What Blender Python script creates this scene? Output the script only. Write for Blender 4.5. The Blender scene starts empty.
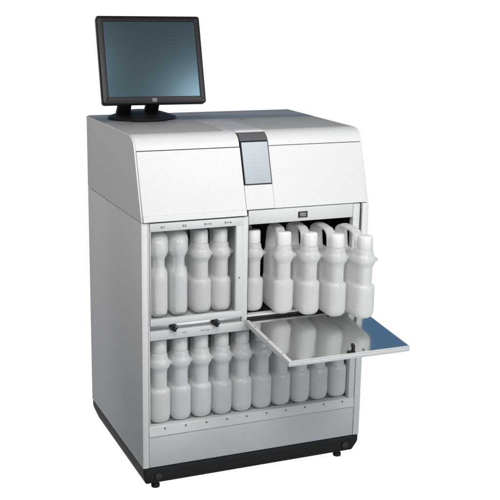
import bpy, bmesh, math, random
from mathutils import Vector, Matrix
random.seed(7)
S = bpy.context.scene
COL = S.collection
W, D = 0.857, 0.70
PI = math.pi

# ------------------------------------------------------------------ materials
def nmat(name):
    m = bpy.data.materials.new(name); m.use_nodes = True
    nt = m.node_tree
    return m, nt, nt.nodes['Principled BSDF']

def paint(name, col, rough=0.45, speck=0.03, bump=0.03, scale=900.0, metallic=0.0, spec=0.5, blotch=0.03):
    m, nt, b = nmat(name)
    N, L = nt.nodes, nt.links
    tc = N.new('ShaderNodeTexCoord')
    n1 = N.new('ShaderNodeTexNoise'); n1.inputs['Scale'].default_value = scale; n1.inputs['Detail'].default_value = 2
    n2 = N.new('ShaderNodeTexNoise'); n2.inputs['Scale'].default_value = 7; n2.inputs['Detail'].default_value = 4
    L.new(tc.outputs['Object'], n1.inputs['Vector']); L.new(tc.outputs['Object'], n2.inputs['Vector'])
    m1 = N.new('ShaderNodeMath'); m1.operation = 'MULTIPLY_ADD'
    L.new(n1.outputs['Fac'], m1.inputs[0]); m1.inputs[1].default_value = speck*4; m1.inputs[2].default_value = 1-speck*2
    m2 = N.new('ShaderNodeMath'); m2.operation = 'MULTIPLY_ADD'
    L.new(n2.outputs['Fac'], m2.inputs[0]); m2.inputs[1].default_value = blotch*2; m2.inputs[2].default_value = 1-blotch
    m3 = N.new('ShaderNodeMath'); m3.operation = 'MULTIPLY'
    L.new(m1.outputs[0], m3.inputs[0]); L.new(m2.outputs[0], m3.inputs[1])
    vm = N.new('ShaderNodeVectorMath'); vm.operation = 'SCALE'
    vm.inputs[0].default_value = col; L.new(m3.outputs[0], vm.inputs['Scale'])
    L.new(vm.outputs[0], b.inputs['Base Color'])
    b.inputs['Roughness'].default_value = rough
    b.inputs['Metallic'].default_value = metallic
    b.inputs['Specular IOR Level'].default_value = spec
    if bump:
        bp = N.new('ShaderNodeBump'); bp.inputs['Strength'].default_value = bump; bp.inputs['Distance'].default_value = 0.001
        L.new(n1.outputs['Fac'], bp.inputs['Height']); L.new(bp.outputs[0], b.inputs['Normal'])
    return m

M = {}
M['paint'] = paint('cabinet_paint', (.76,.765,.755), rough=.42, speck=.055, scale=340, bump=.06)
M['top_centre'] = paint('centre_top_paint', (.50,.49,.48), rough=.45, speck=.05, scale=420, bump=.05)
M['rear_top'] = paint('rear_top_sheen_paint', (.20,.22,.24), rough=.4, speck=.05, scale=420, bump=.05)  # dark bluish colour stands in for the backdrop reflected at grazing angle
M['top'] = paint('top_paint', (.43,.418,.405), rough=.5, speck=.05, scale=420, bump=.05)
M['trim'] = paint('trim_paint', (.70,.71,.71), rough=.40)
M['lower'] = paint('lower_panel_dimmed_paint', (.60,.615,.63), rough=.40, speck=.05, scale=420, bump=.06)  # darker base colour stands in for the weaker light low down
M['black'] = paint('black_plastic', (.012,.012,.013), rough=.5, speck=.1, bump=.05)
M['gloss_black'] = paint('monitor_plastic', (.008,.008,.011), rough=.34, speck=.05, bump=.02, spec=.25)
M['gap'] = paint('seam_shadow_paint', (.05,.05,.055), rough=.8)  # dark colour painted in as the shade inside panel seams
M['liner'] = paint('compartment_liner', (.58,.60,.59), rough=.5)
M['shaded_liner'] = paint('shaded_liner', (.012,.012,.015), rough=.6)  # near-black puts the bay's lack of light into the colour
M['steel'] = paint('brushed_steel', (.55,.56,.57), rough=.32, metallic=1.0)
M['grey'] = paint('grey_plastic', (.22,.22,.23), rough=.45)
M['base_black'] = paint('stand_plastic', (.010,.010,.012), rough=.5, spec=.25, speck=.05, bump=.02)
M['roll'] = paint('roll_plastic', (.12,.125,.13), rough=.28)
M['plug'] = paint('plug_rubber', (.028,.028,.030), rough=.6)
M['ink'] = paint('label_ink', (.20,.20,.21), rough=.6, bump=0)
M['cap_dull'] = paint('dull_cap_plastic', (.80,.82,.81), rough=.42, speck=.01, bump=.0)
M['cap'] = paint('cap_plastic', (.88,.88,.87), rough=.42, speck=.01, bump=.0)

# polished steel on the inside of the folded-down door
m, nt, b = nmat('mirror_steel'); N, L = nt.nodes, nt.links
b.inputs['Base Color'].default_value = (.66,.67,.66,1); b.inputs['Metallic'].default_value = 1
tc = N.new('ShaderNodeTexCoord'); n = N.new('ShaderNodeTexNoise'); n.inputs['Scale'].default_value = 9; n.inputs['Detail'].default_value = 5
L.new(tc.outputs['Object'], n.inputs['Vector'])
mr = N.new('ShaderNodeMapRange'); mr.inputs['To Min'].default_value = .07; mr.inputs['To Max'].default_value = .19
L.new(n.outputs['Fac'], mr.inputs['Value']); L.new(mr.outputs[0], b.inputs['Roughness'])
n2 = N.new('ShaderNodeTexNoise'); n2.inputs['Scale'].default_value = 5
L.new(tc.outputs['Object'], n2.inputs['Vector'])
bp = N.new('ShaderNodeBump'); bp.inputs['Strength'].default_value = .06; bp.inputs['Distance'].default_value = .01
L.new(n2.outputs['Fac'], bp.inputs['Height']); L.new(bp.outputs[0], b.inputs['Normal'])
M['mirror'] = m

# dark glass of the monitor and small display, its pale blue reflection put into the colour
def glassy(name, col, rough, coat_ior, spec_tint=(1,1,1,1), metallic=0.0):
    m, nt, b = nmat(name)
    b.inputs['Base Color'].default_value = (*col,1); b.inputs['Roughness'].default_value = rough
    b.inputs['IOR'].default_value = coat_ior; b.inputs['Metallic'].default_value = metallic
    N, L = nt.nodes, nt.links
    tc = N.new('ShaderNodeTexCoord'); n = N.new('ShaderNodeTexNoise'); n.inputs['Scale'].default_value = 260
    L.new(tc.outputs['Object'], n.inputs['Vector'])
    bp = N.new('ShaderNodeBump'); bp.inputs['Strength'].default_value = .04; bp.inputs['Distance'].default_value = .0006
    L.new(n.outputs['Fac'], bp.inputs['Height']); L.new(bp.outputs[0], b.inputs['Normal'])
    return m
M['screen'] = glassy('screen_glass', (.026,.038,.042), .19, 1.85)
M['screen'].node_tree.nodes['Principled BSDF'].inputs['Specular Tint'].default_value = (.50,.80,1,1)
M['display'] = glassy('display_glass', (.40,.45,.49), .24, 1.42)

# milky polyethylene
def milky(name, col, trans, see):
    m, nt, b = nmat(name); N, L = nt.nodes, nt.links
    tc = N.new('ShaderNodeTexCoord'); n = N.new('ShaderNodeTexNoise'); n.inputs['Scale'].default_value = 30; n.inputs['Detail'].default_value = 6; n.inputs['Roughness'].default_value = .65
    oi = N.new('ShaderNodeObjectInfo')
    ad = N.new('ShaderNodeVectorMath'); ad.operation = 'MULTIPLY_ADD'
    L.new(oi.outputs['Random'], ad.inputs[0]); ad.inputs[1].default_value = (9,5,7); L.new(tc.outputs['Object'], ad.inputs[2])
    L.new(ad.outputs[0], n.inputs['Vector'])
    mr = N.new('ShaderNodeMapRange'); mr.inputs['To Min'].default_value = .90; mr.inputs['To Max'].default_value = 1.07
    L.new(n.outputs['Fac'], mr.inputs['Value'])
    mr2 = N.new('ShaderNodeMapRange'); mr2.inputs['To Min'].default_value = .93; mr2.inputs['To Max'].default_value = 1.03
    L.new(oi.outputs['Random'], mr2.inputs['Value'])
    mu = N.new('ShaderNodeMath'); mu.operation = 'MULTIPLY'; L.new(mr.outputs[0], mu.inputs[0]); L.new(mr2.outputs[0], mu.inputs[1])
    vm = N.new('ShaderNodeVectorMath'); vm.operation = 'SCALE'; vm.inputs[0].default_value = col
    L.new(mu.outputs[0], vm.inputs['Scale']); L.new(vm.outputs[0], b.inputs['Base Color'])
    b.inputs['Roughness'].default_value = .22; b.inputs['IOR'].default_value = 1.54
    b.inputs['Subsurface Weight'].default_value = .9; b.inputs['Subsurface Radius'].default_value = (1,1,.95); b.inputs['Subsurface Scale'].default_value = .022
    bp = N.new('ShaderNodeBump'); bp.inputs['Strength'].default_value = .45; bp.inputs['Distance'].default_value = .004
    L.new(n.outputs['Fac'], bp.inputs['Height']); L.new(bp.outputs[0], b.inputs['Normal'])
    tr = N.new('ShaderNodeBsdfTranslucent'); tr.inputs['Color'].default_value = (*[min(1,c*1.08) for c in col],1)
    mx = N.new('ShaderNodeMixShader'); mx.inputs[0].default_value = trans
    out = N['Material Output']
    rf = N.new('ShaderNodeBsdfRefraction'); rf.inputs['IOR'].default_value = 1.04; rf.inputs['Roughness'].default_value = .35; rf.inputs['Color'].default_value = (.97,.985,.975,1)
    mx2 = N.new('ShaderNodeMixShader'); mx2.inputs[0].default_value = see
    L.new(b.outputs[0], mx.inputs[1]); L.new(tr.outputs[0], mx.inputs[2]); L.new(mx.outputs[0], mx2.inputs[1]); L.new(rf.outputs[0], mx2.inputs[2]); L.new(mx2.outputs[0], out.inputs['Surface'])
    return m
M['bottle'] = milky('milky_polyethylene', (.925,.938,.918), .26, .16)
M['bottle_grey'] = milky('bluish_polyethylene', (.93,.95,.955), .24, .12)  # slightly bluer tint for the blunt and lower-bay bottles

# ------------------------------------------------------------------ mesh helpers
def new_bm(): return bmesh.new()
def box(bm, x0,x1,y0,y1,z0,z1, bev=0.0, seg=2):
    r = bmesh.ops.create_cube(bm, size=1.0)
    vs = r['verts']
    for v in vs:
        v.co = Vector(((x0+x1)/2+v.co.x*(x1-x0), (y0+y1)/2+v.co.y*(y1-y0), (z0+z1)/2+v.co.z*(z1-z0)))
    if bev > 0:
        es = list({e for v in vs for e in v.link_edges})
        bmesh.ops.bevel(bm, geom=es, offset=bev, segments=seg, profile=.5, affect='EDGES')
def prism(bm, prof, x0, x1):
    """profile of (y,z) points extruded along x"""
    a = [bm.verts.new((x0,y,z)) for y,z in prof]; c = [bm.verts.new((x1,y,z)) for y,z in prof]
    n = len(prof)
    bm.faces.new(a); bm.faces.new(list(reversed(c)))
    for i in range(n): bm.faces.new((a[i],c[i],c[(i+1)%n],a[(i+1)%n]))
def cyl(bm, c, r, h, axis='z', seg=32, r2=None, bev=0):
    mat = {'z':Matrix(), 'y':Matrix.Rotation(PI/2,4,'X'), 'x':Matrix.Rotation(PI/2,4,'Y')}[axis]
    q = bmesh.ops.create_cone(bm, cap_ends=True, segments=seg, radius1=r, radius2=r if r2 is None else r2, depth=h,
                              matrix=Matrix.Translation(Vector(c)) @ mat)
    if bev:
        es = [e for e in {e for v in q['verts'] for e in v.link_edges} if any(len(f.verts) > 4 for f in e.link_faces)]
        bmesh.ops.bevel(bm, geom=es, offset=bev, segments=2, profile=.5, affect='EDGES')
def obj(name, bm, mat, parent=None, smooth=False, angle=35):
    bmesh.ops.recalc_face_normals(bm, faces=bm.faces[:])
    me = bpy.data.meshes.new(name); bm.to_mesh(me); bm.free()
    me.materials.append(mat)
    for p in me.polygons: p.use_smooth = smooth
    if smooth:
        try: me.set_sharp_from_angle(angle=math.radians(angle))
        except Exception: pass
    o = bpy.data.objects.new(name, me); COL.objects.link(o)
    if parent: o.parent = parent
    return o
def bx(name, mat, parent, *a, bev=0.0012, seg=2):
    bm = new_bm(); box(bm, *a, bev=bev, seg=seg); return obj(name, bm, mat, parent, smooth=True)
def thing(name, label, cat, loc=(0,0,0), group=None):
    o = bpy.data.objects.new(name, None); COL.objects.link(o); o.location = loc
    o.empty_display_size = .05
    o['label'] = label; o['category'] = cat
    if group: o['group'] = group
    return o
def text(body, size, loc, mat, parent, width=None, name='printed_label'):
    cu = bpy.data.curves.new(name, 'FONT'); cu.body = body; cu.size = size; cu.align_x = 'CENTER'; cu.align_y = 'CENTER'
    cu.extrude = .0002; cu.offset = size*.02
    t = bpy.data.objects.new('tmp', cu); COL.objects.link(t)
    dg = bpy.context.evaluated_depsgraph_get()
    me = bpy.data.meshes.new_from_object(t.evaluated_get(dg)); bpy.data.objects.remove(t)
    me.transform(Matrix.Rotation(PI/2,4,'X'))
    if width:
        xs = [v.co.x for v in me.vertices]; s = width/(max(xs)-min(xs)); me.transform(Matrix.Diagonal((s,1,1,1)))
    me.materials.clear(); me.materials.append(mat)
    o = bpy.data.objects.new(name, me); COL.objects.link(o); o.location = loc; o.parent = parent
    return o

# ------------------------------------------------------------------ tissue processor cabinet
root = thing('tissue_processor', 'tall off-white laboratory cabinet with sloped hood, bottle bays and one folded-down mirrored door', 'laboratory cabinet')
P = M['paint']
# sides and back
bx('side_panel', P, root, 0,.022, 0,D, .09,.9725, bev=.002)
bx('side_panel', P, root, .832,W, 0,D, .09,.9895, bev=.002)
bx('back_panel', P, root, .0225,.8315, D-.012,D-.002, .09,.97, bev=.001)
# plinth: tapered black skirt
bm = new_bm()
t0 = [(0.002,.002),(W-.002,.002),(W-.002,D-.002),(.002,D-.002)]; t1 = [(.014,.012),(W-.02,.012),(W-.02,D-.045),(.014,D-.045)]
top = [bm.verts.new((x,y,.0895)) for x,y in t0]; mid = [bm.verts.new((x,y,.062)) for x,y in t0]; bot = [bm.verts.new((x,y,.024)) for x,y in t1]
bm.faces.new(top); bm.faces.new(bot[::-1])
for A,B in ((top,mid),(mid,bot)):
    for i in range(4): bm.faces.new((A[i],A[(i+1)%4],B[(i+1)%4],B[i]))
bmesh.ops.bevel(bm, geom=bm.edges[:], offset=.003, segments=2, affect='EDGES')
pl = obj('plinth', bm, M['black'], root, True)
for x in (.056,.800):
    bm = new_bm(); cyl(bm, (x,.003,.053), .013, .012, 'y', 24, bev=.002); obj('plug', bm, M['plug'], pl, True)
for x,y in ((.056,.035),(.785,.035),(.06,.60),(.785,.60)):
    bm = new_bm(); cyl(bm, (x,y,.014), .012, .024, 'z', 24); cyl(bm, (x,y,.006), .0155, .014, 'z', 28, bev=.003)
    obj('foot', bm, M['black'], root, True)
# lower apron and sill with studs
bx('lower_panel', M['lower'], root, .0235,.8305, .002,.014, .0905,.204, bev=.001)
bm = new_bm(); prism(bm, [(.004,.2045),(-.001,.207),(.003,.240),(.006,.2425),(.030,.2425),(.030,.2045)], .0235,.8305)
sill = obj('sill_strip', bm, M['trim'], root)
for k in range(10):
    bm = new_bm(); cyl(bm, (.081+.0778*k, .0015,.2325), .0032, .004, 'y', 14); obj('stud', bm, M['grey'], sill, True)
# front frame members
bx('frame_stile', M['trim'], root, .0235,.0285, .002,.03, .243,.972, bev=.0006)
bx('frame_stile', M['trim'], root, .8075,.8305, .004,.03, .243,.604, bev=.001)
bx('frame_stile', M['trim'], root, .796,.822, .002,.03, .6045,.989, bev=.0015)
bx('frame_stile', M['trim'], root, .3655,.3855, .000,.03, .594,.971, bev=.0015)
bx('cross_rail', M['trim'], root, .029,.8070, .001,.03, .559,.5925, bev=.0015)
bx('shelf_lip', M['trim'], root, .386,.7955, .002,.03, .6075,.614, bev=.001)
bx('shelf_gap_shade', M['shaded_liner'], root, .386,.7955, .006,.03, .594,.6070, bev=.0005)  # near-black strip painted as the shaded gap under the lip
# interior bays
def bay(name, x0,x1,z0,z1, mat, y1=.42):
    t = .004; bm = new_bm()
    box(bm, x0-t,x1+t, y1,y1+t, z0-t,z1+t); box(bm, x0-t,x0, .031,y1-.0005, z0-t,z1+t); box(bm, x1,x1+t, .031,y1-.0005, z0-t,z1+t)
    box(bm, x0+.0005,x1-.0005, .031,y1-.0005, z0-t,z0); box(bm, x0+.0005,x1-.0005, .031,y1-.0005, z1,z1+t)
    return obj(name, bm, mat, root)
bay('bay_liner', .029,.352, .625,.955, M['liner'])
bay('bay_liner', .388,.802, .609,.955, M['shaded_liner'])
bay('bay_liner', .029,.822, .2375,.585, M['liner'])
# upper-left window door frame with latches
bm = new_bm()
box(bm, .0290,.365, -.004,.012, .9425,.9705, bev=.0012)      # header
box(bm, .0290,.365, -.004,.012, .6135,.636, bev=.0012)       # bottom rail
box(bm, .3395,.365, -.0035,.0115, .6362,.9423, bev=.0012)      # stile
box(bm, .0290,.0315, -.0035,.0115, .6362,.9423, bev=.0006)
door = obj('bay_door_frame', bm, M['trim'], root, True)
bx('latch_channel', M['steel'], root, .0292,.3650, .006,.0295, .5935,.6125, bev=.0005)
for x in (.112,.267):
    bm = new_bm()
    cyl(bm, (x,-.004,.603), .0125, .018, 'y', 28, bev=.003)
    box(bm, x-.004,x+.004, -.019,-.008, .590,.612, bev=.001)
    lt = obj('latch_knob', bm, M['black'], root, True)
    bm = new_bm(); cyl(bm, (x+.003,-.014,.608), .0042, .006, 'y', 16); obj('latch_pin', bm, M['steel'], lt, True)
bm = new_bm(); cyl(bm, (.352,-.004,.757), .0032, .003, 'y', 14); obj('screw', bm, M['grey'], door, True)
for s,x,w in (('B1',.074,.013),('B2',.150,.015),('B15',.234,.026),('B16',.308,.026)):
    text(s, .0095, (x,-.0045,.9565), M['ink'], door, w)
for s,x,w in (('W1',.154,.018),('W2 W3',.228,.034)):
    text(s, .0068, (x,.0006,.5775), M['ink'], root, w)
# header over the right bay
hp = bx('header_panel', M['trim'], root, .3885,.7955, .006,.028, .9400,.9895, bev=.002)
bm = new_bm(); box(bm, .577,.613, .003,.0055, .953,.975, bev=.0008); so = obj('latch_socket', bm, M['black'], hp, True)
bm = new_bm(); box(bm, .583,.607, .0015,.0028, .957,.971, bev=.0004); obj('socket_plate', bm, M['grey'], so, True)
bm = new_bm(); box(bm, .3865,.3883, .004,.028, .614,.97); obj('bay_seam_shade', bm, M['gap'], root)  # dark strip standing in for shade in the seam beside the bay
bm = new_bm(); box(bm, .8225,.8315, .008,.028, .243,.97); obj('corner_seam_shade', bm, M['gap'], root)  # dark strip standing in for shade in the corner seam

# hood ---------------------------------------------------------
def front_curve(n=10):
    """hood front from slope up over the rounded nose to the flat top: (y,z)"""
    pts = []
    c0 = Vector((.0775,1.215)); c1 = Vector((.0905,1.2475)); c2 = Vector((.136,1.250))
    for i in range(n+1):
        t = i/n; p = (1-t)**2*c0+2*t*(1-t)*c1+t*t*c2; pts.append((p.x,p.y))
    return pts
NOSE = front_curve()
def slope_y(z): return -.002+(z-.974)*(.0775+.002)/(1.215-.974)
def inset(d): # core profile
    return [(D-d,.976),(.004+d,.976)]+[(slope_y(1.19)+d,1.19)]+[(y+d,z-d) for y,z in NOSE[2:]]+[(D-d,1.25-d)]
bm = new_bm(); prism(bm, inset(.006), .0075,W-.0075)
obj('hood_core', bm, M['gap'], root)  # dark core paints the shade seen in the hood seams
for x0,x1,zb in ((0,.006,.9745),(W-.006,W,.9915)):
    bm = new_bm(); prism(bm, [(D,zb),(slope_y(zb)+.001,zb),(slope_y(1.19)+.001,1.19)]+[(y+.001,z-.0008) for y,z in NOSE]+[(D,1.2492)], x0,x1)
    bmesh.ops.bevel(bm, geom=bm.edges[:], offset=.0008, segments=1, affect='EDGES')
    obj('hood_cheek', bm, P, root)
def nose_cap(x0,x1,ytop,mat,name,par):
    a = [(slope_y(1.2035),1.2035)]+NOSE+[(ytop,1.250)]
    b_ = [(ytop,1.2455)]+[(y+.004,z-.0045) for y,z in reversed(NOSE)]+[(slope_y(1.2035)+.004,1.2035)]
    bm = new_bm(); prism(bm, a+b_, x0,x1); return obj(name, bm, mat, par, True, 30)
def slope_door(x0,x1,zb,zt,mat,name,par,off=0.0,lip=True):
    a = [(slope_y(zt)-off,zt),(slope_y(zt)+.005-off,zt),(slope_y(zb)+.02,zb),(slope_y(zb)+.001-off,zb)]
    if lip: a += [(slope_y(zb+.002)-.004-off,zb+.001),(slope_y(zb+.020)-.004-off,zb+.020),(slope_y(zb+.022)-off,zb+.022)]
    bm = new_bm(); prism(bm, a, x0,x1)
    bmesh.ops.bevel(bm, geom=[e for e in bm.edges if e.calc_length() > .01 or True], offset=.0007, segments=1, affect='EDGES')
    return obj(name, bm, mat, par)
XL0,XL1,XC0,XC1,XR0,XR1 = .0063,.3770,.3800,.4855,.4870,W-.0063
nose_cap(XL0,XL1,.140,P,'hood_nose',root); nose_cap(XR0,XR1,.140,P,'hood_nose',root)
slope_door(XL0,XL1,.9755,1.2010,P,'hood_door',root,0.004,True)
slope_door(XR0,XR1,.9925,1.2010,P,'hood_door',root,0.0,False)
# flat tops
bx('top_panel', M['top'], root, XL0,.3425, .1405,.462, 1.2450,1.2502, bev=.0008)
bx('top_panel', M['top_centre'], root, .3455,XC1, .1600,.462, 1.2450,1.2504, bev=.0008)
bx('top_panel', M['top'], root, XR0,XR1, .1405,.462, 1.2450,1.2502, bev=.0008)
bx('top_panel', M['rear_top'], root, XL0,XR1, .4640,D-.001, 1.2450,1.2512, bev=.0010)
bm = new_bm(); box(bm, .530,.552, .432,.444, 1.2505,1.2530, bev=.0008); obj('top_clip', bm, M['grey'], root, True)
bm = new_bm(); box(bm, .3452,.3770, .1403,.1597, 1.2450,1.2501); obj('top_filler', bm, P, root)
# centre console: dark roll, glass display, lower plate
cc = bx('console_ledge', P, root, XC0,XC1, .118,.1595, 1.2450,1.2515, bev=.001)
a = [(y-.002,z+.0008) for y,z in NOSE[1:8]]
bb = [(y+.004,z-.004) for y,z in reversed(NOSE[1:8])]
bm = new_bm(); prism(bm, a+bb, XC0+.001,XC1-.001); obj('console_roll', bm, M['roll'], root, True, 30)
def slab(bm, x0,x1,z0,z1,o0,o1):
    a = [(slope_y(z1)-o1,z1),(slope_y(z1)-o0,z1),(slope_y(z0)-o0,z0),(slope_y(z0)-o1,z0)]
    prism(bm, a, x0,x1)
bm = new_bm(); slab(bm, XC0+.001,XC1-.001,1.0760,1.2185,-.006,.0045); bmesh.ops.bevel(bm, geom=bm.edges[:], offset=.001, segments=2, affect='EDGES')
dis = obj('display_bezel', bm, M['gloss_black'], root, True)
bm = new_bm(); slab(bm, XC0+.0035,XC1-.0040,1.0795,1.2175,.004,.0062); bmesh.ops.bevel(bm, geom=bm.edges[:], offset=.0007, segments=1, affect='EDGES')
obj('display_glass', bm, M['display'], dis)
bm = new_bm(); slab(bm, XC0,XC1,.9935,1.0745,-.008,.0015); bmesh.ops.bevel(bm, geom=bm.edges[:], offset=.0008, segments=1, affect='EDGES')
obj('console_plate', bm, P, root)

# folded-down door -------------------------------------------------
fx0,fx1,fL,ft = .3800,.8330,.366,.085
fd = bpy.data.objects.new('drop_door', None)
bm = new_bm()   # shell, local: hinge at origin, y forward negative
th = .019
box(bm, fx0,fx1, -fL,-.002, -th,-.0045, bev=.0015)
box(bm, fx0,fx0+.013, -fL+.0002,-.0022, -.0046,.0, bev=.0008)
box(bm, fx1-.0018,fx1, -fL+.0002,-.0022, -.0046,.0, bev=.0008)
box(bm, fx0+.0131,fx1-.0019, -fL+.0002,-fL+.006, -.0046,.0, bev=.0008)
fd = obj('drop_door', bm, M['trim'], root, True)
fd.location = (0,-.0015,.598); fd.rotation_euler = (ft,0,0)
fd['label'] = 'folded-down door with polished inner face'
bm = new_bm(); box(bm, fx0+.0135,fx1-.0020, -fL+.0065,-.0003, -.0043,-.0012); obj('mirror_sheet', bm, M['mirror'], fd)
bm = new_bm()
box(bm, .600,.626, -fL+.004,-fL+.020, .0002,.004, bev=.001)
box(bm, .614,.624, -fL+.006,-fL+.016, .003,.026, bev=.002)
box(bm, .610,.619, -fL+.006,-fL+.014, .020,.032, bev=.002)
obj('catch_hook', bm, M['black'], fd, True)
bm = new_bm(); cyl(bm, (.665,-fL+.022,.0005), .0045,.003,'z',16); obj('striker', bm, M['grey'], fd, True)
for y in (-.185,-.30,-.07):
    bm = new_bm(); cyl(bm, (fx0+.0065,y,.0003), .0028,.0022,'z',14); obj('screw', bm, M['grey'], fd, True)
bm = new_bm(); prism(bm, [(-.075,-.0195),(-.002,-.0195),(-.002,-.058),(-.012,-.058)], .806,.818); obj('hinge_arm', bm, M['black'], fd)

# ------------------------------------------------------------------ monitor
mon = thing('monitor', 'black flat-panel touch monitor on an oval foot, standing on the left of the cabinet top', 'monitor', (.176,.55,1.2506))
G = M['gloss_black']
def loft(bm, rings, cap=True):
    vs = [[bm.verts.new(p) for p in r] for r in rings]; n = len(rings[0])
    for a,b in zip(vs,vs[1:]):
        for i in range(n): bm.faces.new((a[i],a[(i+1)%n],b[(i+1)%n],b[i]))
    if cap: bm.faces.new(vs[0][::-1]); bm.faces.new(vs[-1])
def ell(cx,cy,z,a,b,e=2.0,n=48):
    out = []
    for i in range(n):
        t = 2*PI*i/n; c,s = math.cos(t),math.sin(t)
        out.append((cx+a*math.copysign(abs(c)**(2/e),c), cy+b*math.copysign(abs(s)**(2/e),s), z))
    return out
bm = new_bm()
loft(bm, [ell(0,0,0,.128,.103),ell(0,0,.004,.132,.106),ell(0,0,.009,.131,.105),ell(0,.002,.016,.112,.09),ell(0,.006,.024,.085,.068),ell(0,.01,.030,.062,.05)])
obj('stand_base', bm, M['base_black'], mon, True, 50)
bm = new_bm()
for s in (-1,1):
    x = s*.054-.022
    loft(bm, [ell(x,.0,.016,.027,.024,3,24),ell(x,-.035,.07,.025,.02,3,24),ell(x+.004,-.06,.12,.024,.02,3,24),ell(x+.006,-.055,.17,.022,.018,3,24)])
obj('stand_neck', bm, M['base_black'], mon, True, 50)
# head in its own frame: origin bottom-centre of the front face
mw,mh,ya,ti = .389,.328,-.071,.33
head = Matrix.Translation((.004,-.15,1.321-1.2506)) @ Matrix.Rotation(ya,4,'Z') @ Matrix.Rotation(-ti,4,'X')
def hpart(name, bm, mat, smooth=True):
    bmesh.ops.transform(bm, matrix=head, verts=bm.verts[:]); return obj(name, bm, mat, mon, smooth, 40)
bm = new_bm(); box(bm, -mw/2+.002,mw/2-.002, .004,.036, .002,mh-.002, bev=.010, seg=4); box(bm, -mw/2+.03,mw/2-.03, .03,.062, .03,mh-.04, bev=.012, seg=3)
hpart('monitor_housing', bm, G)
bm = new_bm()   # bezel ring
sl,sr,sb,st = .026,.022,.028,.022
x0,x1,z0,z1 = -mw/2+.0015,mw/2-.0015,.0015,mh-.0015
a0,a1,b0,b1 = -mw/2+sl,mw/2-sr,sb,mh-st
def rr(x0,x1,z0,z1,r,n=6):
    o = []
    for cx,cz,t in ((x1-r,z0+r,-PI/2),(x1-r,z1-r,0),(x0+r,z1-r,PI/2),(x0+r,z0+r,PI)):
        for i in range(n+1): a = t+i*PI/2/n; o.append((cx+r*math.cos(a),cz+r*math.sin(a)))
    return o
L4 = [(rr(x0,x1,z0,z1,.010),.012),(rr(x0,x1,z0,z1,.010),.002),(rr(x0+.0015,x1-.0015,z0+.0015,z1-.0015,.009),-.0005),(rr(x0+.004,x1-.004,z0+.004,z1-.004,.007),-.0015),
      (rr(a0-.002,a1+.002,b0-.002,b1+.002,.002),-.0010),(rr(a0,a1,b0,b1,.001),.0010),(rr(a0,a1,b0,b1,.001),.0080)]
vv = [[bm.verts.new((x,y,z)) for x,z in lp] for lp,y in L4]
for A,B in zip(vv,vv[1:]):
    for i in range(len(A)): bm.faces.new((A[i],A[(i+1)%len(A)],B[(i+1)%len(A)],B[i]))
hpart('monitor_bezel', bm, G)
bm = new_bm(); box(bm, a0-.002,a1+.002, .0030,.0038, b0-.002,b1+.002); hpart('screen', bm, M['screen'], False)
bm = new_bm()
for k in range(3): box(bm, -.0075,.0075, -.0022,.0012, .0085+k*.0048,.0085+k*.0048+.0036)
box(bm, -.0105,-.0085, -.0022,.0012, .0085,.0217)
hpart('logo', bm, M['grey'], False)

# ------------------------------------------------------------------ bottles
def sect(y0,y1,w,z,e=4.0,n=40):
    """flat-sided section with rounded ends (front and back)"""
    k = {4.0:1.0}.get(e, .8 if e > 4 else 1.0); rad = min(w*k*1.05, (y1-y0)/2); out = []
    for i in range(n):
        t = 2*PI*i/n; c,s = math.cos(t),math.sin(t); q = 2/2.5
        x = w*math.copysign(abs(c)**q,c); yy = rad*math.copysign(abs(s)**q,s)
        out.append((x, (y1-rad+yy) if i < n//2 else (y0+rad+yy), z))
    return out
def tube(bm, pts, wx, wr, n=20):
    """flattened tube along a path in the y-z plane"""
    rings = []
    for i,(y,z,sx,sr) in enumerate(pts):
        p = Vector((0,y,z)); q = Vector((0,*pts[min(i+1,len(pts)-1)][:2])); o = Vector((0,*pts[max(i-1,0)][:2]))
        t = (q-o).normalized(); nn = Vector((0,-t.z,t.y)); r = []
        for k in range(n):
            a = 2*PI*k/n; c,s = math.cos(a),math.sin(a)
            r.append(p+Vector((sx*math.copysign(abs(c)**.7,c),0,0))+nn*sr*math.copysign(abs(s)**.7,s))
        rings.append(r)
    loft(bm, rings)
def fused(bm, name, voxel=.0032, it=6):
    """union the overlapping shells into one smooth blown body"""
    bmesh.ops.recalc_face_normals(bm, faces=bm.faces[:])
    me = bpy.data.meshes.new('tmp'); bm.to_mesh(me); bm.free()
    o = bpy.data.objects.new('tmp', me); COL.objects.link(o)
    r = o.modifiers.new('r','REMESH'); r.mode = 'VOXEL'; r.voxel_size = voxel
    s = o.modifiers.new('s','SMOOTH'); s.factor = .5; s.iterations = it
    dg = bpy.context.evaluated_depsgraph_get(); out = bpy.data.meshes.new_from_object(o.evaluated_get(dg)); out.name = name
    bpy.data.objects.remove(o)
    for p in out.polygons: p.use_smooth = True
    return out
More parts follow.
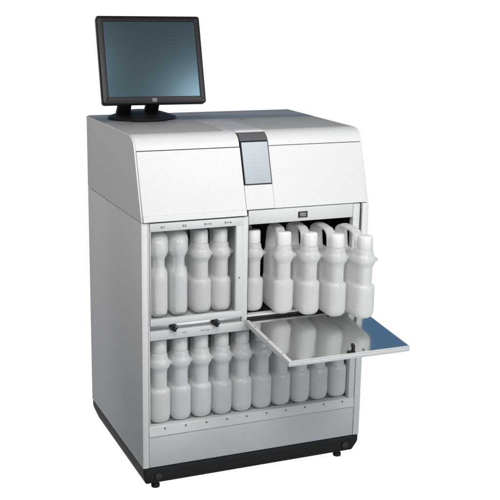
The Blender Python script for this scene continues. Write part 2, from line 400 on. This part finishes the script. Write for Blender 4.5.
def capped_body():
    bm = new_bm()
    # full-width base
    loft(bm, [sect(.020,.250,.018,0),sect(.010,.26,.028,.004),sect(.004,.266,.0338,.011),sect(.001,.269,.0368,.021),sect(0,.27,.0380,.034),sect(0,.27,.0380,.110),
              sect(.001,.269,.0376,.116),sect(.004,.266,.034,.121),sect(.010,.26,.027,.125)])
    # grip column in front
    loft(bm, [sect(.007,.14,.0245,.11,3.5),sect(.007,.14,.0250,.128,3.5),sect(.007,.14,.0250,.186,3.5),sect(.006,.12,.027,.196,3.5)])
    # rear block keeps nearly the full width up to the back shoulder
    loft(bm, [sect(.098,.27,.0340,.09,6),sect(.098,.27,.0340,.11,6),sect(.098,.27,.0340,.190,6),sect(.100,.27,.0325,.208,5),sect(.11,.262,.027,.218,4)])
    loft(bm, [sect(.225,.27,.0310,.18,5),sect(.228,.27,.0270,.235,5),sect(.230,.268,.024,.272,4),sect(.226,.262,.022,.290,3),sect(.236,.25,.012,.297,3)])
    # shoulder and flange under the neck
    loft(bm, [sect(.007,.110,.0255,.186,3),sect(.003,.110,.0310,.197,3),sect(.000,.112,.0362,.203,3),sect(.000,.112,.0366,.216,3),sect(.002,.106,.0345,.223,3),sect(.007,.094,.0300,.230,3),sect(.010,.082,.027,.248,2.5)])
    # triangular carrying lug on the side of the flange
    bmesh.ops.create_cone(bm, cap_ends=True, segments=24, radius1=.020, radius2=.009, depth=.022, matrix=Matrix.Translation((.036,.034,.211))@Matrix.Rotation(PI/2+.25,4,'Y')@Matrix.Diagonal((.62,1,1,1)))
    cyl(bm, (0,.040,.250), .0235,.03,'z',32)
    # flat loop handle over the back
    pts = [(.078,.215,.024,.013),(.080,.244,.023,.0115),(.087,.268,.021,.0090),(.100,.286,.0185,.0075),(.124,.297,.0175,.0070),(.18,.3005,.0175,.0070),
           (.220,.299,.018,.008),(.240,.290,.022,.010)]
    tube(bm, pts, 0, 0)
    return fused(bm, 'bottle_body', .0026, 2)
def cap_mesh():
    bm = new_bm(); n = 64; rings = []
    for z,r,k in ((.250,.0250,1.6),(.252,.0262,1.6),(.288,.0259,1.6),(.2925,.0250,.5),(.2955,.022,0),(.2960,.012,0)):
        rings.append([((r+(.0007*k if i%2 else 0))*math.cos(2*PI*i/n), .040+(r+(.0007*k if i%2 else 0))*math.sin(2*PI*i/n), z) for i in range(n)])
    loft(bm, rings); bmesh.ops.recalc_face_normals(bm, faces=bm.faces[:])
    me = bpy.data.meshes.new('cap'); bm.to_mesh(me); bm.free(); me.materials.append(M['cap'])
    for p in me.polygons: p.use_smooth = True
    me.set_sharp_from_angle(angle=math.radians(50)); return me
def blunt_body():
    bm = new_bm()
    loft(bm, [sect(.018,.250,.016,0),sect(.008,.262,.024,.004),sect(.003,.268,.029,.011),sect(0,.27,.0315,.024),sect(0,.27,.0315,.150),
              sect(.002,.268,.0305,.160),sect(.006,.262,.027,.170),sect(.008,.25,.0215,.178),sect(.008,.22,.0215,.200),sect(.01,.18,.022,.212)])
    loft(bm, [sect(.010,.09,.0215,.180,4),sect(.009,.09,.0215,.206,4),sect(.003,.10,.031,.220,4),sect(.001,.104,.0345,.232,4),sect(.001,.104,.0345,.272,4),sect(.004,.10,.032,.285,3.5),sect(.012,.09,.024,.294,3),sect(.022,.08,.012,.297,2.5)])
    # raised front rib that runs from the head down the neck
    loft(bm, [sect(-.005,.02,.021,.014,3),sect(-.006,.02,.024,.03,3),sect(-.006,.02,.024,.145,3),sect(-.002,.02,.019,.165,3),sect(.002,.02,.014,.18,3),sect(.001,.02,.014,.205,3),sect(-.005,.02,.022,.228,3),sect(-.006,.02,.024,.245,3),sect(-.005,.02,.022,.265,3),sect(.002,.02,.014,.275,3)])
    tube(bm, [(.09,.28,.019,.012),(.14,.286,.018,.011),(.21,.284,.018,.012),(.24,.262,.02,.013),(.25,.2,.021,.015),(.25,.14,.021,.015)],0,0)
    return fused(bm, 'bottle_body', .0028, 3)
BODY = capped_body(); BODY.materials.clear(); BODY.materials.append(M['bottle'])
BODY2 = BODY.copy(); BODY2.materials.clear(); BODY2.materials.append(M['bottle_grey'])
BLUNT = blunt_body(); BLUNT.materials.clear(); BLUNT.materials.append(M['bottle_grey'])
CAP = cap_mesh()
CAP2 = CAP.copy(); CAP2.materials.clear(); CAP2.materials.append(M['cap_dull'])

def bottle(x,y,z,label,group,me,cap,rz=0.0,sc=(1,1,1)):
    t = thing('reagent_bottle', label, 'bottle', (x,y,z), group); t.rotation_euler = (0,0,rz); t.scale = sc
    b = bpy.data.objects.new('bottle_body', me); COL.objects.link(b); b.parent = t
    if cap:
        c = bpy.data.objects.new('cap', cap); COL.objects.link(c); c.parent = t
    return t
rj = lambda a: random.uniform(-a,a)
UL = 'bottles in the closed upper left bay'
bottle(.0755,.022,.630,'grey-white blunt-headed bottle without cap, leftmost in the upper left bay',UL,BLUNT,None)
bottle(.1470,.022,.630,'grey-white blunt-headed bottle without cap, beside the capped ones in upper left bay',UL,BLUNT,None)
bottle(.2300,.018,.630,'whitish capped bottle in the upper left bay, left one of the two with caps',UL,BODY,CAP2,0,(.97,1,1))
bottle(.3045,.018,.630,'whitish capped bottle in the upper left bay, next to the divider post',UL,BODY,CAP2,.02,(.97,1,1))
UR = 'bottles in the open upper right bay'
pull = [(.4265,.022,'capped bottle pushed fully into the open upper right bay beside the divider post'),
        (.5140,-.036,'capped bottle in the open bay, slid out least of the four that stick out'),
        (.5965,-.085,'capped bottle sticking out of the open bay, second from left of the four slid out'),
        (.6765,-.137,'capped bottle sticking out of the open bay, next to the outermost one'),
        (.7585,-.194,'capped bottle slid farthest out of the open bay, rightmost over the mirrored door')]
for (x,y,l),rz,sy in zip(pull,(-.02,-.07,-.05,-.03,-.005),(.85,.55,.80,.85,.88)): bottle(x,y,.6150,l,UR,BODY,CAP,rz,(1,sy,1))
LO = 'bottles in the long lower bay'
ORD = ['first','second','third','fourth','fifth','sixth','seventh','eighth','ninth','tenth']
EX = ['beside the left stile','under the left latch knob','','under the right latch knob','','behind the corner of the folded-down door','under the folded-down door','','','beside the right stile']
for k in range(10):
    bottle(.0755+.0777*k, .012+rj(.003), .2430, ('greyish bottle in the lower bay, %s from left, %s' % (ORD[k],EX[k])).strip(' ,'), LO, BODY2, CAP2, rj(.015), (1,1,1.03))

# ------------------------------------------------------------------ light
world = bpy.data.worlds.new('World'); S.world = world; world.use_nodes = True
nt = world.node_tree; N, L = nt.nodes, nt.links
bg = N['Background']
tc = N.new('ShaderNodeTexCoord'); sp = N.new('ShaderNodeSeparateXYZ'); L.new(tc.outputs['Generated'], sp.inputs[0])
# studio: lit white sweep behind and below the subject, dim blue-grey room elsewhere
dt = N.new('ShaderNodeVectorMath'); dt.operation = 'DOT_PRODUCT'; L.new(tc.outputs['Generated'], dt.inputs[0]); dt.inputs[1].default_value = (.393,.920,0)
hz = N.new('ShaderNodeMapRange'); hz.interpolation_type = 'SMOOTHSTEP'; hz.inputs['From Min'].default_value = .64; hz.inputs['From Max'].default_value = .86
L.new(dt.outputs['Value'], hz.inputs['Value'])
el = N.new('ShaderNodeMapRange'); el.interpolation_type = 'SMOOTHSTEP'; el.inputs['From Min'].default_value = .20; el.inputs['From Max'].default_value = .06
L.new(sp.outputs['Z'], el.inputs['Value'])
mu = N.new('ShaderNodeMath'); mu.operation = 'MULTIPLY'; L.new(hz.outputs[0], mu.inputs[0]); L.new(el.outputs[0], mu.inputs[1])
up = N.new('ShaderNodeMapRange'); up.inputs['From Min'].default_value = -.6; up.inputs['From Max'].default_value = .8; L.new(sp.outputs['Z'], up.inputs['Value'])
room = N.new('ShaderNodeMix'); room.data_type = 'RGBA'
L.new(up.outputs[0], room.inputs[0]); room.inputs[6].default_value = (.19,.20,.215,1); room.inputs[7].default_value = (.22,.235,.25,1)
# blue upper backdrop
bl = N.new('ShaderNodeMix'); bl.data_type = 'RGBA'; L.new(hz.outputs[0], bl.inputs[0]); L.new(room.outputs[2], bl.inputs[6]); bl.inputs[7].default_value = (.10,.20,.34,1)
mx = N.new('ShaderNodeMix'); mx.data_type = 'RGBA'; L.new(mu.outputs[0], mx.inputs[0]); L.new(bl.outputs[2], mx.inputs[6]); mx.inputs[7].default_value = (1.05,1.05,1.05,1)
L.new(mx.outputs[2], bg.inputs['Color']); bg.inputs['Strength'].default_value = 1.0

def area(name, loc, target, size, power, col, sy=None):
    l = bpy.data.lights.new(name,'AREA'); l.energy = power; l.color = col; l.size = size
    if sy: l.shape = 'RECTANGLE'; l.size_y = sy
    o = bpy.data.objects.new(name,l); COL.objects.link(o); o.location = loc
    o.rotation_euler = (Vector(target)-Vector(loc)).to_track_quat('-Z','Y').to_euler(); return o
area('key_softbox', (1.23,-1.9,2.45), (.45,0,1.0), .75, 22, (1,.99,.97))
area('upper_softbox', (-.25,-1.45,2.45), (.40,0,1.05), .8, 21, (1,.98,.95))
area('side_softbox', (-1.0,.25,2.2), (0,.4,1.1), .6, 2.2, (1,.90,.83))
area('added_fill', (1.3,-2.9,.8), (.45,0,.5), 1.4, 27, (.93,.97,1))  # unseen fill light, added to brighten the bottles and lower front

# ------------------------------------------------------------------ camera
cam = bpy.data.cameras.new('camera'); co = bpy.data.objects.new('camera',cam); COL.objects.link(co); S.camera = co
yaw,pit,rol,f = .4037,-.2436,.0174,1054.4802
cy,sy,cp,sp_ = math.cos(yaw),math.sin(yaw),math.cos(pit),math.sin(pit)
F = Vector((sy*cp,cy*cp,sp_)); Rr = Vector((cy,-sy,0)); U = Rr.cross(F)
r_ = Rr*math.cos(rol)+U*math.sin(rol); u_ = -Rr*math.sin(rol)+U*math.cos(rol)
m = Matrix((r_,u_,-F)).transposed().to_4x4(); m.translation = Vector((-1.0048,-3.2717,1.7359)); co.matrix_world = m
cam.sensor_width = 36; cam.sensor_height = 36; cam.sensor_fit = 'HORIZONTAL'; cam.lens = 36*f/500
cam.clip_end = 100
S.view_settings.view_transform = 'Standard'; S.view_settings.look = 'None'; S.view_settings.exposure = 0; S.view_settings.gamma = 1
S.cycles.max_bounces = 12; S.cycles.transmission_bounces = 12; S.cycles.diffuse_bounces = 6
